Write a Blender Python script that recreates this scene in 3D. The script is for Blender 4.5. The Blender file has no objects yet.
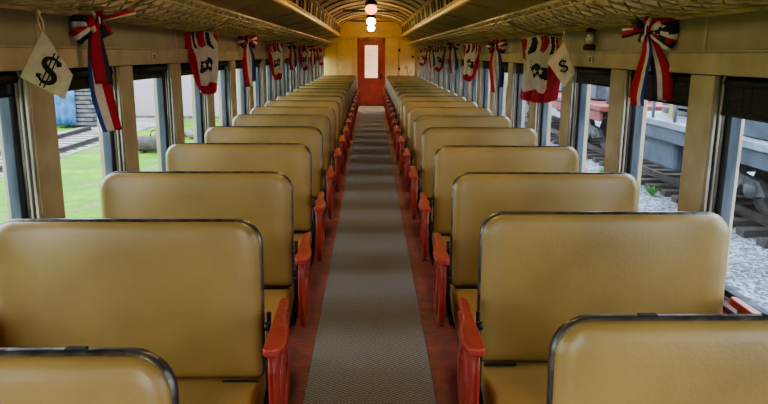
import bpy, bmesh, math, random
from mathutils import Vector, Matrix
random.seed(7)
C = bpy.context.scene.collection
PI = math.pi
sc = bpy.context.scene

# ------------------------------------------------------------------ camera model
F, CX, CY = 600.0, 384.0, 168.0
EYE = Vector((0, 0, 1.6))
pitch = math.atan(114 / 600); roll = math.radians(.4)
yaw = math.atan(13.8 / 611)
ROT = Matrix.Rotation(-yaw, 3, 'Z') @ Matrix.Rotation(PI / 2 - pitch, 3, 'X') @ Matrix.Rotation(roll, 3, 'Z')
cd = bpy.data.cameras.new('camera'); cam = bpy.data.objects.new('camera', cd); C.objects.link(cam)
cam.matrix_world = Matrix.Translation(EYE) @ ROT.to_4x4()
cd.sensor_width = 36; cd.lens = 36 * F / 768
cd.shift_y = -(202 - CY) / 768; cd.clip_start = .02; cd.clip_end = 400
sc.camera = cam

# ------------------------------------------------------------------ materials
def new_mat(name):
    m = bpy.data.materials.new(name); m.use_nodes = True
    nt = m.node_tree; b = nt.nodes['Principled BSDF']
    return m, nt, b
def L(nt, a, b): nt.links.new(a, b)
def N(nt, t, **k):
    n = nt.nodes.new(t)
    for a, v in k.items(): setattr(n, a, v)
    return n
def mat(name, col, rough=.6, metal=0, var=.12, scale=6, bump=0, bscale=40, spec=.5, dark=None, stretch=(1, 1, 1), coat=0):
    """principled paint with a noise-varied colour and an optional noise bump"""
    m, nt, b = new_mat(name)
    tc = N(nt, 'ShaderNodeTexCoord'); mp = N(nt, 'ShaderNodeMapping'); L(nt, tc.outputs['Object'], mp.inputs[0])
    mp.inputs['Scale'].default_value = stretch
    ns = N(nt, 'ShaderNodeTexNoise'); ns.inputs['Scale'].default_value = scale; ns.inputs['Detail'].default_value = 6
    L(nt, mp.outputs[0], ns.inputs['Vector'])
    r = N(nt, 'ShaderNodeValToRGB'); L(nt, ns.outputs['Fac'], r.inputs[0])
    d = dark or tuple(c * (1 - var * 2) for c in col)
    r.color_ramp.elements[0].position = .3; r.color_ramp.elements[0].color = (*d, 1)
    r.color_ramp.elements[1].position = .65; r.color_ramp.elements[1].color = (*[min(1, c * (1 + var * .5)) for c in col], 1)
    L(nt, r.outputs[0], b.inputs['Base Color'])
    b.inputs['Roughness'].default_value = rough; b.inputs['Metallic'].default_value = metal
    b.inputs['Specular IOR Level'].default_value = spec
    if coat: b.inputs['Coat Weight'].default_value = coat; b.inputs['Coat Roughness'].default_value = .2
    if bump:
        n2 = N(nt, 'ShaderNodeTexNoise'); n2.inputs['Scale'].default_value = bscale; n2.inputs['Detail'].default_value = 4
        L(nt, mp.outputs[0], n2.inputs['Vector'])
        bp = N(nt, 'ShaderNodeBump'); bp.inputs['Strength'].default_value = bump; bp.inputs['Distance'].default_value = .02
        L(nt, n2.outputs['Fac'], bp.inputs['Height']); L(nt, bp.outputs[0], b.inputs['Normal'])
    return m
M = {}
M['leather'] = mat('seat_leather', (0.375, 0.258, 0.085), .36, var=.13, scale=3.0, bump=.05, bscale=90, spec=.6)
M['cushion'] = mat('cushion_leather', (0.410, 0.270, 0.090), .45, var=.12, scale=4, bump=.12, bscale=70, spec=.4)
M['trim'] = mat('dark_metal_trim', (.17, .16, .14), .35, metal=.75, var=.4, scale=18, bump=.2, bscale=30)
M['black'] = mat('black_iron', (.012, .012, .012), .4, var=.2)
M['red'] = mat('red_paint_arm', (0.400, 0.055, 0.035), .34, var=.12, scale=14, bump=.15, bscale=40, dark=(.30, .042, .028))
M['redfloor'] = mat('red_floor_paint', (0.320, 0.085, 0.060), .5, var=.3, scale=9, bump=.3, bscale=30, dark=(.16, .07, .055))
M['redsill'] = mat('red_sill_paint', (.33, .06, .045), .35, var=.15)
M['base'] = mat('seat_base_paint', (.10, .03, .022), .6, var=.3, scale=10)
M['wall'] = mat('tan_wall_paint', (0.370, 0.320, 0.200), .5, var=.09, scale=5, bump=.08, bscale=18, dark=(.28, .23, .13))
M['wallup'] = mat('letterboard_paint', (0.290, 0.250, 0.150), .5, var=.12, scale=3, bump=.08, bscale=14)
M['jamb'] = mat('jamb_paint', (0.360, 0.330, 0.260), .45, var=.35, scale=22, stretch=(1, 1, .15), dark=(.09, .08, .06))
M['sash'] = mat('sash_blue_grey', (0.085, 0.100, 0.115), .7, spec=.2, var=.3, scale=14, stretch=(1, 1, .2))
M['ceil'] = mat('ceiling_lower_paint', (0.420, 0.340, 0.190), .5, var=.18, scale=2.2, bump=.1, bscale=8, dark=(.36, .29, .16))
M['ceilup'] = mat('ceiling_upper_paint', (0.560, 0.440, 0.270), .5, var=.25, scale=5, stretch=(.4, 3, 1), dark=(.40, .31, .19))
M['rib'] = mat('ceiling_rib_paint', (0.220, 0.170, 0.100), .5, var=.2)
M['trimgold'] = mat('moulding_paint', (0.575, 0.414, 0.149), .38, var=.15, scale=12)
M['rack'] = mat('rack_paint', (0.470, 0.380, 0.190), .35, metal=.15, var=.25, scale=9)
M['vent'] = mat('vent_glass', (.035, .030, .025), .85, var=.3, spec=.1)
M['endwall'] = mat('end_wall_cream', (0.660, 0.470, 0.200), .5, var=.07, scale=3)
M['endpanel'] = mat('end_panel_cream', (0.630, 0.450, 0.200), .5, var=.08, scale=5)
M['door'] = mat('red_door_paint', (.36, .05, .025), .4, var=.15, scale=6)
M['paper'] = mat('door_paper', (.85, .70, .56), .7, var=.05, scale=20)
M['paper_glow'] = mat('papered_glass_glow', (.95, .80, .68), .7, var=.03)
for _n in M['paper_glow'].node_tree.nodes:
    if _n.type == 'BSDF_PRINCIPLED': _n.inputs['Emission Color'].default_value = (1, .72, .5, 1); _n.inputs['Emission Strength'].default_value = .45  # warm emission stands in for daylight coming through the papered door glass
M['brass'] = mat('old_brass', (.45, .30, .10), .35, metal=.8, var=.2)
M['bronze'] = mat('dark_bronze', (.06, .03, .018), .4, metal=.5, var=.2)
M['blade'] = mat('fan_blade_wood', (0.070, 0.050, 0.030), .5, var=.2)
M['shade'] = mat('dark_blind_cloth', (.020, .019, .020), .6, var=.35, scale=20, stretch=(1, 1, 4), spec=.3)
M['cloth_red'] = mat('cloth_red', (0.360, 0.006, 0.022), .7, var=.15, scale=20)
M['cloth_white'] = mat('cloth_white', (0.550, 0.500, 0.420), .75, var=.08, scale=20)
M['cloth_navy'] = mat('cloth_navy', (.006, .008, .022), .7, var=.1, scale=20)
M['cloth_blue'] = mat('cloth_blue', (.012, .035, .26), .65, var=.1, scale=20)
M['canvas'] = mat('canvas', (0.660, 0.560, 0.380), .8, var=.08, scale=30, bump=.1, bscale=200)
M['ink'] = mat('black_ink', (.01, .01, .01), .7, var=.05)
M['string'] = mat('string', (.6, .5, .33), .8, var=.1)
M['rust'] = mat('rusty_iron', (0.050, 0.038, 0.034), .75, var=.3, scale=5, bump=.3)
M['rail'] = mat('rail_steel', (0.080, 0.070, 0.065), .5, metal=.4, var=.3)
M['tie'] = mat('tie_wood', (0.050, 0.043, 0.038), .85, var=.3, scale=5, stretch=(1, 6, 6), bump=.4)
M['steelblue'] = mat('railcar_blue_grey', (0.055, 0.072, 0.100), .55, var=.25, scale=3)
M['deck'] = mat('railcar_deck_pale', (0.170, 0.200, 0.235), .6, var=.2, scale=4)
M['truck'] = mat('bogie_grey', (0.075, 0.075, 0.078), .6, var=.35, scale=6)
M['redcar'] = mat('faded_red_steel', (0.200, 0.040, 0.035), .6, var=.2, scale=4)
M['yellow'] = mat('yellow_paint', (0.372, 0.310, 0.093), .6, var=.1)
M['pink'] = mat('pale_stucco', (0.360, 0.290, 0.300), .8, var=.05, scale=1)
M['roofgrey'] = mat('roof_sheet', (0.217, 0.223, 0.236), .6, var=.1)
M['bluewall'] = mat('pale_blue_siding', (0.260, 0.310, 0.360), .7, var=.1, scale=.7)
M['tarp'] = mat('blue_tarp', (0.035, 0.130, 0.300), .5, var=.25, scale=4, bump=.5, bscale=6)
M['lumber'] = mat('weathered_lumber', (0.120, 0.120, 0.118), .85, var=.3, scale=5)
M['stone'] = mat('stone_rubble', (0.161, 0.149, 0.136), .9, var=.3, scale=5, bump=.5)
M['leaf'] = mat('weed_leaf', (0.087, 0.260, 0.056), .7, var=.3, scale=20)
M['tree'] = mat('tree_leaves', (0.062, 0.118, 0.037), .8, var=.4, scale=8)
M['bark'] = mat('bark', (0.074, 0.056, 0.043), .9, var=.3)
M['landing'] = mat('landing_floor', (.42, .33, .22), .6, var=.2, scale=6)

def grass_mat():
    m, nt, b = new_mat('grass_ground')
    tc = N(nt, 'ShaderNodeTexCoord')
    n1 = N(nt, 'ShaderNodeTexNoise'); n1.inputs['Scale'].default_value = 1.1; n1.inputs['Detail'].default_value = 8
    L(nt, tc.outputs['Object'], n1.inputs['Vector'])
    r = N(nt, 'ShaderNodeValToRGB'); e = r.color_ramp.elements
    e[0].position = .32; e[0].color = (.19, .19, .085, 1); e[1].position = .7; e[1].color = (.19, .36, .03, 1)
    x = e.new(.48); x.color = (.085, .23, .02, 1)
    L(nt, n1.outputs['Fac'], r.inputs[0])
    n2 = N(nt, 'ShaderNodeTexNoise'); n2.inputs['Scale'].default_value = 14; n2.inputs['Detail'].default_value = 8
    L(nt, tc.outputs['Object'], n2.inputs['Vector'])
    mx = N(nt, 'ShaderNodeMix', data_type='RGBA', blend_type='MULTIPLY'); mx.inputs[0].default_value = .6
    r2 = N(nt, 'ShaderNodeValToRGB'); r2.color_ramp.elements[0].position = .35; r2.color_ramp.elements[0].color = (.5, .5, .5, 1); r2.color_ramp.elements[1].position = .6
    L(nt, n2.outputs['Fac'], r2.inputs[0]); L(nt, r.outputs[0], mx.inputs[6]); L(nt, r2.outputs[0], mx.inputs[7])
    L(nt, mx.outputs[2], b.inputs['Base Color']); b.inputs['Roughness'].default_value = .9; b.inputs['Specular IOR Level'].default_value = .1
    return m
M['grass'] = grass_mat()
def gravel_mat(name, c0, c1, c2):
    m, nt, b = new_mat(name)
    tc = N(nt, 'ShaderNodeTexCoord')
    v = N(nt, 'ShaderNodeTexVoronoi'); v.inputs['Scale'].default_value = 24; L(nt, tc.outputs['Object'], v.inputs['Vector'])
    r = N(nt, 'ShaderNodeValToRGB'); e = r.color_ramp.elements
    e[0].position = .1; e[0].color = (*c0, 1); e[1].position = .9; e[1].color = (*c2, 1); x = e.new(.5); x.color = (*c1, 1)
    sp = N(nt, 'ShaderNodeSeparateColor'); L(nt, v.outputs['Color'], sp.inputs[0]); L(nt, sp.outputs[0], r.inputs[0])
    n1 = N(nt, 'ShaderNodeTexNoise'); n1.inputs['Scale'].default_value = .9; n1.inputs['Detail'].default_value = 5; L(nt, tc.outputs['Object'], n1.inputs['Vector'])
    r2 = N(nt, 'ShaderNodeValToRGB'); r2.color_ramp.elements[0].position = .35; r2.color_ramp.elements[0].color = (.62, .56, .5, 1); r2.color_ramp.elements[1].position = .55
    L(nt, n1.outputs['Fac'], r2.inputs[0])
    mx = N(nt, 'ShaderNodeMix', data_type='RGBA', blend_type='MULTIPLY'); mx.inputs[0].default_value = 1
    L(nt, r.outputs[0], mx.inputs[6]); L(nt, r2.outputs[0], mx.inputs[7]); L(nt, mx.outputs[2], b.inputs['Base Color'])
    bp = N(nt, 'ShaderNodeBump'); bp.inputs['Strength'].default_value = .7; bp.inputs['Distance'].default_value = .03
    L(nt, v.outputs['Distance'], bp.inputs['Height']); L(nt, bp.outputs[0], b.inputs['Normal']); b.inputs['Roughness'].default_value = .9
    return m
M['gravel'] = gravel_mat('gravel_ballast', (.055, .07, .085), (.15, .18, .215), (.33, .38, .43))
M['cinder'] = gravel_mat('track_gravel', (.17, .17, .155), (.27, .265, .245), (.36, .36, .34))
def carpet_mat():
    m, nt, b = new_mat('aisle_runner_weave')
    tc = N(nt, 'ShaderNodeTexCoord'); sp = N(nt, 'ShaderNodeSeparateXYZ'); L(nt, tc.outputs['Object'], sp.inputs[0])
    def mth(op, a, v=None, c=None):
        n = N(nt, 'ShaderNodeMath', operation=op)
        for i, q in enumerate((a, v, c)):
            if q is None: continue
            if isinstance(q, (int, float)): n.inputs[i].default_value = q
            else: L(nt, q, n.inputs[i])
        return n.outputs[0]
    # zig-zag rows: pingpong of x added to y
    z = mth('PINGPONG', sp.outputs['X'], .016)
    nz = N(nt, 'ShaderNodeTexNoise'); nz.inputs['Scale'].default_value = 60; L(nt, tc.outputs['Object'], nz.inputs['Vector'])
    yy = mth('ADD', mth('ADD', sp.outputs['Y'], mth('MULTIPLY', z, 1.1)), mth('MULTIPLY', nz.outputs['Fac'], .006))
    w = mth('SINE', mth('MULTIPLY', yy, 2 * PI / .021))
    w = mth('MULTIPLY_ADD', w, .5, .5)
    n1 = N(nt, 'ShaderNodeTexNoise'); n1.inputs['Scale'].default_value = 160; n1.inputs['Detail'].default_value = 2; L(nt, tc.outputs['Object'], n1.inputs['Vector'])
    fac = mth('ADD', mth('MULTIPLY', w, .45), mth('MULTIPLY', n1.outputs['Fac'], .6))
    r = N(nt, 'ShaderNodeValToRGB'); e = r.color_ramp.elements
    e[0].position = .25; e[0].color = (.10, .10, .09, 1); e[1].position = .8; e[1].color = (.43, .42, .37, 1)
    L(nt, fac, r.inputs[0])
    L(nt, r.outputs[0], b.inputs['Base Color']); b.inputs['Roughness'].default_value = .85; b.inputs['Specular IOR Level'].default_value = .25
    bp = N(nt, 'ShaderNodeBump'); bp.inputs['Strength'].default_value = .5; bp.inputs['Distance'].default_value = .004
    L(nt, fac, bp.inputs['Height']); L(nt, bp.outputs[0], b.inputs['Normal'])
    return m
M['carpet'] = carpet_mat()
def glass_mat():
    m = bpy.data.materials.new('window_glass'); m.use_nodes = True; nt = m.node_tree; nt.nodes.clear()
    o = N(nt, 'ShaderNodeOutputMaterial'); t = N(nt, 'ShaderNodeBsdfTransparent'); t.inputs[0].default_value = (.86, .90, .95, 1)
    g = N(nt, 'ShaderNodeBsdfGlossy'); g.inputs['Roughness'].default_value = .03
    d = N(nt, 'ShaderNodeBsdfDiffuse'); d.inputs[0].default_value = (.75, .82, .9, 1)
    lw = N(nt, 'ShaderNodeLayerWeight'); lw.inputs['Blend'].default_value = .5
    pw = N(nt, 'ShaderNodeMath', operation='POWER'); L(nt, lw.outputs['Facing'], pw.inputs[0]); pw.inputs[1].default_value = 5
    ma = N(nt, 'ShaderNodeMath', operation='MULTIPLY_ADD'); L(nt, pw.outputs[0], ma.inputs[0]); ma.inputs[1].default_value = .35; ma.inputs[2].default_value = .03
    mx = N(nt, 'ShaderNodeMixShader'); L(nt, ma.outputs[0], mx.inputs[0]); L(nt, t.outputs[0], mx.inputs[1]); L(nt, g.outputs[0], mx.inputs[2])
    m2 = N(nt, 'ShaderNodeMixShader'); m2.inputs[0].default_value = .035   # dust film
    L(nt, mx.outputs[0], m2.inputs[1]); L(nt, d.outputs[0], m2.inputs[2]); L(nt, m2.outputs[0], o.inputs[0])
    return m
M['glass'] = glass_mat()
def clear_mat():
    m = bpy.data.materials.new('lantern_glass'); m.use_nodes = True; nt = m.node_tree; nt.nodes.clear()
    o = N(nt, 'ShaderNodeOutputMaterial'); t = N(nt, 'ShaderNodeBsdfTransparent'); g = N(nt, 'ShaderNodeBsdfGlossy'); g.inputs['Roughness'].default_value = .05
    mx = N(nt, 'ShaderNodeMixShader'); mx.inputs[0].default_value = .15
    L(nt, t.outputs[0], mx.inputs[1]); L(nt, g.outputs[0], mx.inputs[2]); L(nt, mx.outputs[0], o.inputs[0]); return m
M['clear'] = clear_mat()
def emis(name, col, s):
    m, nt, b = new_mat(name)
    b.inputs['Base Color'].default_value = (*col, 1); b.inputs['Emission Color'].default_value = (*col, 1); b.inputs['Emission Strength'].default_value = s
    b.inputs['Roughness'].default_value = .3
    return m

# ------------------------------------------------------------------ mesh helpers
def box(bm, x0, x1, y0, y1, z0, z1, mi=0):
    vs = [bm.verts.new(p) for p in ((x0, y0, z0), (x1, y0, z0), (x1, y1, z0), (x0, y1, z0), (x0, y0, z1), (x1, y0, z1), (x1, y1, z1), (x0, y1, z1))]
    for f in ((3, 2, 1, 0), (4, 5, 6, 7), (0, 1, 5, 4), (1, 2, 6, 5), (2, 3, 7, 6), (3, 0, 4, 7)):
        bm.faces.new([vs[i] for i in f]).material_index = mi
def tube(bm, pts, r, n=8, cap=True, mi=0):
    pts = [Vector(p) for p in pts]; rings = []
    rr = r if isinstance(r, (list, tuple)) else [r] * len(pts)
    for i, p in enumerate(pts):
        d = (pts[min(i + 1, len(pts) - 1)] - pts[max(i - 1, 0)]).normalized()
        up = Vector((0, 0, 1)) if abs(d.z) < .95 else Vector((1, 0, 0))
        a = d.cross(up).normalized(); b = a.cross(d)
        rings.append([bm.verts.new(p + (a * math.cos(2 * PI * k / n) + b * math.sin(2 * PI * k / n)) * rr[i]) for k in range(n)])
    for A, B in zip(rings, rings[1:]):
        for k in range(n):
            f = bm.faces.new((A[k], A[(k + 1) % n], B[(k + 1) % n], B[k])); f.smooth = n > 4; f.material_index = mi
    if cap: bm.faces.new(rings[0][::-1]); bm.faces.new(rings[-1])
def lathe(bm, prof, c=(0, 0, 0), n=20, axis='z'):
    rings = []
    for r, h in prof:
        ring = []
        for k in range(n):
            a = 2 * PI * k / n
            p = {'z': (r * math.cos(a), r * math.sin(a), h), 'x': (h, r * math.cos(a), r * math.sin(a)), 'y': (r * math.sin(a), h, r * math.cos(a))}[axis]
            ring.append(bm.verts.new(Vector(c) + Vector(p)))
        rings.append(ring)
    for A, B in zip(rings, rings[1:]):
        for k in range(n): bm.faces.new((A[k], A[(k + 1) % n], B[(k + 1) % n], B[k])).smooth = True
    if prof[0][0] > 1e-4: bm.faces.new(rings[0][::-1])
    if prof[-1][0] > 1e-4: bm.faces.new(rings[-1])
def prism(bm, poly, a, b, axis='x', mi=0):
    """extrude a 2-D outline between a and b along axis"""
    def P(u, v, w): return {'x': (w, u, v), 'y': (u, w, v), 'z': (u, v, w)}[axis]
    A = [bm.verts.new(P(u, v, a)) for u, v in poly]; B = [bm.verts.new(P(u, v, b)) for u, v in poly]
    n = len(poly)
    bm.faces.new(A[::-1]).material_index = mi; bm.faces.new(B).material_index = mi
    for i in range(n): bm.faces.new((A[i], A[(i + 1) % n], B[(i + 1) % n], B[i])).material_index = mi
def obj(name, bm, m, parent=None, bevel=0, smooth=False, seg=2, loc=None, weld=False):
    if weld: bmesh.ops.remove_doubles(bm, verts=bm.verts, dist=1e-5)
    bmesh.ops.recalc_face_normals(bm, faces=bm.faces)
    me = bpy.data.meshes.new(name); bm.to_mesh(me); bm.free()
    for q in (m if isinstance(m, (list, tuple)) else [m]): me.materials.append(q)
    o = bpy.data.objects.new(name, me); C.objects.link(o)
    if parent: o.parent = parent
    if loc: o.location = loc
    if bevel:
        md = o.modifiers.new('bevel', 'BEVEL'); md.width = bevel; md.segments = seg; md.limit_method = 'ANGLE'
    if smooth or bevel:
        me.polygons.foreach_set('use_smooth', [True] * len(me.polygons))
        if bevel: me.set_sharp_from_angle(angle=math.radians(40))
    return o
def BM(): return bmesh.new()
def tag(o, label, cat, group=None, kind=None):
    o['label'] = label; o['category'] = cat
    if group: o['group'] = group
    if kind: o['kind'] = kind
    return o
def thing(name, label, cat, loc=(0, 0, 0), rotz=0, group=None):
    o = bpy.data.objects.new(name, None); C.objects.link(o); o.location = loc; o.rotation_euler = (0, 0, rotz)
    o.empty_display_size = .05
    return tag(o, label, cat, group)
def struct(name, bm, m, parent=None, label=None, cat=None, **k):
    o = obj(name, bm, m, parent, **k)
    if parent is None:
        o['kind'] = 'structure'
        o['label'] = label or name.replace('_', ' '); o['category'] = cat or name.split('_')[0]
    return o
def dup(root, loc, rotz=0, label=None):
    r = root.copy(); C.objects.link(r); r.location = loc; r.rotation_euler = (0, 0, rotz)
    if label: r['label'] = label
    for ch in list(root.children):
        c = ch.copy(); C.objects.link(c); c.parent = r
        for g in list(ch.children):
            d = g.copy(); C.objects.link(d); d.parent = c
    return r
ORD = ['first', 'second', 'third', 'fourth', 'fifth', 'sixth', 'seventh', 'eighth', 'ninth', 'tenth', 'eleventh', 'twelfth', 'thirteenth',
       'fourteenth', 'fifteenth', 'sixteenth', 'seventeenth', 'eighteenth', 'nineteenth', 'twentieth']

# ------------------------------------------------------------------ the car body
WX = 1.42; GX = 1.495; Y0, Y1 = -1.2, 18.8
ZS = .61           # window sill
ZH = 1.525         # head of the windows
ZR = 1.80          # wall top, behind the rack
b = BM(); box(b, -1.6, 1.6, Y0, Y1 + .1, -.12, 0); struct('floor', b, M['redfloor'], label='red painted wooden floor of the rail coach')
b = BM(); box(b, -.31, .31, Y0, 16.75, 0.001, .012)
tag(obj('aisle_carpet', b, M['carpet'], bevel=.003), 'long grey-brown woven carpet runner down the red aisle floor', 'carpet')
b = BM(); box(b, -1.4, 1.4, 16.78, Y1 - .02, 0.001, .015)
tag(obj('landing_mat', b, M['landing']), 'pale tan floor mat in front of the red end door', 'mat')

def side_wall(s, period, far0, nm):
    # posts: far edge at far0 + k*period, width .19
    b = BM()
    X = lambda v: s * v
    def sb(x0, x1, *r): box(b, min(s * x0, s * x1), max(s * x0, s * x1), *r)
    sb(WX, WX + .16, Y0, Y1, 0, ZS - .03)                 # lower wall
    sb(WX, WX + .16, Y0, Y1, ZH, ZR + .35)              # upper wall
    w = struct('wall_' + nm, b, M['wallup'], label='tan painted coach side wall on the ' + nm)
    b = BM()
    for (z0, z1, t) in ((ZH, ZH + .09, .014), (ZH + .09, ZH + .10, .02)):
        sb(WX - t, WX + .01, Y0, Y1, z0, z1)
    struct('header_moulding', b, M['wall'], w, bevel=.003)
    b = BM(); sb(WX - .03, WX + .01, Y0, Y1, 0, .12); sb(WX - .012, WX + .01, Y0, Y1, .12, .55)
    struct('wainscot', b, M['redsill'], w)
    # sill
    b = BM(); sb(WX - .075, WX + .13, Y0, Y1, ZS - .045, ZS - .012)
    struct('trim_1' if s < 0 else 'trim_2', b, M['redsill'], bevel=.008, label='red painted window ledge along the ' + nm + ' wall', cat='ledge')
    b = BM(); sb(WX - .004, WX + .06, Y0, Y1, ZS - .012, ZS + .008)
    struct('trim_3' if s < 0 else 'trim_4', b, M['base'], bevel=.004, label='dark brown sill strip along the ' + nm + ' windows', cat='sill')
    k = -4; n = 0; names = []
    mats = []
    while True:
        ye = far0 + k * period; k += 1
        if ye > Y1 + .1: break
        if ye < Y0: continue
        b = BM(); sb(WX - .002, WX + .15, ye - .19, ye, ZS + .001, ZH - .001)
        # small face bead
        o = struct('window_post', b, M['wall'], w, bevel=.006)
        b = BM()                       # jamb strips on the side that faces the camera (near face of post)
        for q, (dx, wd, pr) in enumerate(((.006, .012, .014), (.026, .010, .022), (.044, .012, .012))):
            sb(WX + dx, WX + dx + wd, ye - .19 - pr, ye - .185, ZS + .005, ZH - .002)
        obj('jamb_bead', b, M['jamb'], o, bevel=.002)
        # window between this post and the next one
        a0, a1 = ye, ye + period - .19
        if a1 > Y1: continue
        n += 1
        wn = n + (40 if s > 0 else 0)
        b = BM()
        fw = .05
        for r in ((a0, a0 + fw * .6, ZS, ZH), (a1 - fw, a1, ZS, ZH), (a0, a1, ZS, ZS + .035), (a0, a1, ZH - .04, ZH)):
            sb(GX - .015, GX + .03, r[0] + .001, r[1] - .001, r[2] + .006, r[3] - .001)
        wo = struct('window_%d' % wn, b, M['sash'], label='coach window number %d from the near end on the %s' % (n, nm), cat='window', bevel=.003)
        b = BM(); xx = s * (GX + .008)
        vs = [b.verts.new(p) for p in ((xx, a0 + .02, ZS + .03), (xx, a1 - .03, ZS + .03), (xx, a1 - .03, ZH - .02), (xx, a0 + .02, ZH - .02))]
        b.faces.new(vs); obj('pane', b, M['glass'], wo)
        names.append((a0, a1, ye))
    return names
LB = side_wall(-1, .92, 2.735, 'left')
RB = side_wall(1, .90, 2.665, 'right')

def blind(s, a0, a1, drop, label, grp):
    t = thing('window_blind', label, 'blind', (s * (WX + .05), (a0 + a1) / 2, ZH - .003), 0, grp)
    hw = (a1 - a0) / 2 - .006
    b = BM(); tube(b, [(0, -hw, -.028), (0, hw, -.028)], .024, 10); obj('roller', b, M['shade'], t)
    b = BM(); n = 14
    for i in range(n):
        ya, yb = -hw + 2 * hw * i / n, -hw + 2 * hw * (i + 1) / n
        d = .0012 * math.sin(i * 1.9); e = .003 * math.sin((i + 1) * 1.9)
        box(b, -.018 - d, -.012 - d, ya, yb, -drop + e, -.03)
    obj('cloth', b, M['shade'], t)
    b = BM(); tube(b, [(-.015, -hw, -drop - .004), (-.015, hw, -drop - .004)], .008, 6); obj('hem_bar', b, M['shade'], t)
    return t
dl = [.085, .095, .10, .085, .09, .08, .085]
drl = [.15, .14, .10, .095, .09, .1, .085]
vis = [w for w in LB if w[1] > 1.6]
for i, (a0, a1, ye) in enumerate(vis):
    blind(-1, a0, a1, dl[i] if i < len(dl) else .085, 'dark rolled blind above the %s left window from the near end' % ORD[i], 'dark blinds over the left windows')
vis = [w for w in RB if w[1] > 1.6]
for i, (a0, a1, ye) in enumerate(vis):
    blind(1, a0, a1, drl[i] if i < len(drl) else .085, 'dark rolled blind above the %s right window from the near end' % ORD[i], 'dark blinds over the right windows')

# ceiling ---------------------------------------------------------------
TX, TZ = .98, 2.14       # clerestory sill
UX, UZ = .93, 2.44       # clerestory top
def strip(bm, prof, y0, y1, ny=1, thick=None):
    rows = [[bm.verts.new((x, y0 + (y1 - y0) * j / ny, z)) for x, z in prof] for j in range(ny + 1)]
    for A, B in zip(rows, rows[1:]):
        for k in range(len(prof) - 1): bm.faces.new((A[k], A[k + 1], B[k + 1], B[k])).smooth = True
b = BM()
arch = [(UX * math.sin(a) / math.sin(.95), UZ + .25 * (math.cos(a) - math.cos(.95)) / (1 - math.cos(.95))) for a in [(-.95 + 1.9 * i / 20) for i in range(21)]]
strip(b, arch, Y0, Y1)
ce = struct('ceiling', b, M['ceilup'], label='arched upper ceiling of the coach with crosswise ribs')
y = Y0 + .2; k = 0
while y < Y1:
    b = BM(); pr = [(x * .995, z - .004) for x, z in arch]; inn = [(x * .985, z - .022) for x, z in arch]
    A = [[b.verts.new((x, yy, z)) for x, z in q] for q in (pr, inn) for yy in (y, y + .10)]
    for i in range(20):
        for (p, q) in ((A[0], A[2]), (A[2], A[3]), (A[3], A[1])): b.faces.new((p[i], p[i + 1], q[i + 1], q[i]))
    struct('ceiling_rib', b, M['rib'], ce); y += .92
for s, nm in ((-1, 'left'), (1, 'right')):
    b = BM()
    cove = [(s * (WX + .01), 1.98), (s * 1.40, 2.02), (s * 1.35, 2.055), (s * 1.26, 2.085), (s * 1.12, 2.11), (s * TX, TZ)]
    strip(b, cove, Y0, Y1); lo = struct('ceiling_lower_' + nm, b, M['ceil'], label='tan lower ceiling cove above the %s rack' % nm, cat='ceiling')
    y = Y0 + .3
    while y < Y1:
        b = BM(); A = [[b.verts.new((x, yy, z + dz)) for x, z in cove] for dz in (.001, -.012) for yy in (y, y + .03)]
        for i in range(5):
            for (p, q) in ((A[0], A[2]), (A[2], A[3]), (A[3], A[1])): b.faces.new((p[i], p[i + 1], q[i + 1], q[i]))
        struct('cove_batten', b, M['ceil'], lo); y += 1.84
    # sill moulding + clerestory side + top moulding
    b = BM(); prism(b, [(s * (TX + .03), TZ + .03), (s * (TX + .01), TZ - .02), (s * (TX - .03), TZ - .035), (s * (TX - .05), TZ - .02), (s * (TX - .055), TZ + .015), (s * (TX - .04), TZ + .045), (s * (TX - .02), TZ + .06)], Y0, Y1, 'y')
    struct('trim_5' if s < 0 else 'trim_6', b, M['trimgold'], label='rounded tan moulding below the %s row of roof vents' % nm, cat='moulding')
    b = BM(); strip(b, [(s * (TX - .01), TZ), (s * (UX + .005), UZ + .02)], Y0, Y1)
    cw = struct('wall_upper_' + nm, b, M['trimgold'], label='upright roof side with a row of small vents on the ' + nm, cat='wall')
    b = BM(); prism(b, [(s * (UX + .03), UZ + .02), (s * (UX - .03), UZ + .01), (s * (UX - .035), UZ - .015), (s * (UX - .005), UZ - .035), (s * (UX + .02), UZ - .035)], Y0, Y1, 'y')
    struct('cornice', b, M['trimgold'], cw)
    y = Y0 + .1
    def cp(z): return TX - .01 + (UX + .015 - TX) * (z - TZ) / (UZ + .02 - TZ)
    while y < Y1 - .4:
        b = BM()
        z0, z1 = TZ + .075, UZ - .045
        xa, xb = cp(z0) - .006, cp(z1) - .006
        # dark glazed vent: arched-top panel
        pts = [(y, z0), (y + .70, z0), (y + .70, z1 - .06), (y + .65, z1 - .015), (y + .56, z1), (y + .14, z1), (y + .05, z1 - .015), (y, z1 - .06)]
        def X(z, o=0): return s * (xa + (xb - xa) * (z - z0) / (z1 - z0) - o)
        A = [b.verts.new((X(z), yy, z)) for yy, z in pts]; B = [b.verts.new((X(z, .004), yy, z)) for yy, z in pts]
        b.faces.new(A); b.faces.new(B[::-1])
        for i in range(len(pts)): b.faces.new((A[i], A[(i + 1) % 8], B[(i + 1) % 8], B[i]))
        v = struct('vent_panel', b, M['vent'], cw)
        b = BM()
        for q in (.015, .35, .685):
            A = [(X(z0, .004), y + q - .014, z0), (X(z0, .004), y + q + .014, z0), (X(z1, .004), y + q + .014, z1), (X(z1, .004), y + q - .014, z1)]
            Bq = [(x - s * .003, yy, z) for x, yy, z in A]
            va = [b.verts.new(p) for p in A]; vb = [b.verts.new(p) for p in Bq]
            b.faces.new(vb)
            for i in range(4): b.faces.new((va[i], va[(i + 1) % 4], vb[(i + 1) % 4], vb[i]))
        obj('vent_bar', b, M['trimgold'], v)
        y += .92

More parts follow.
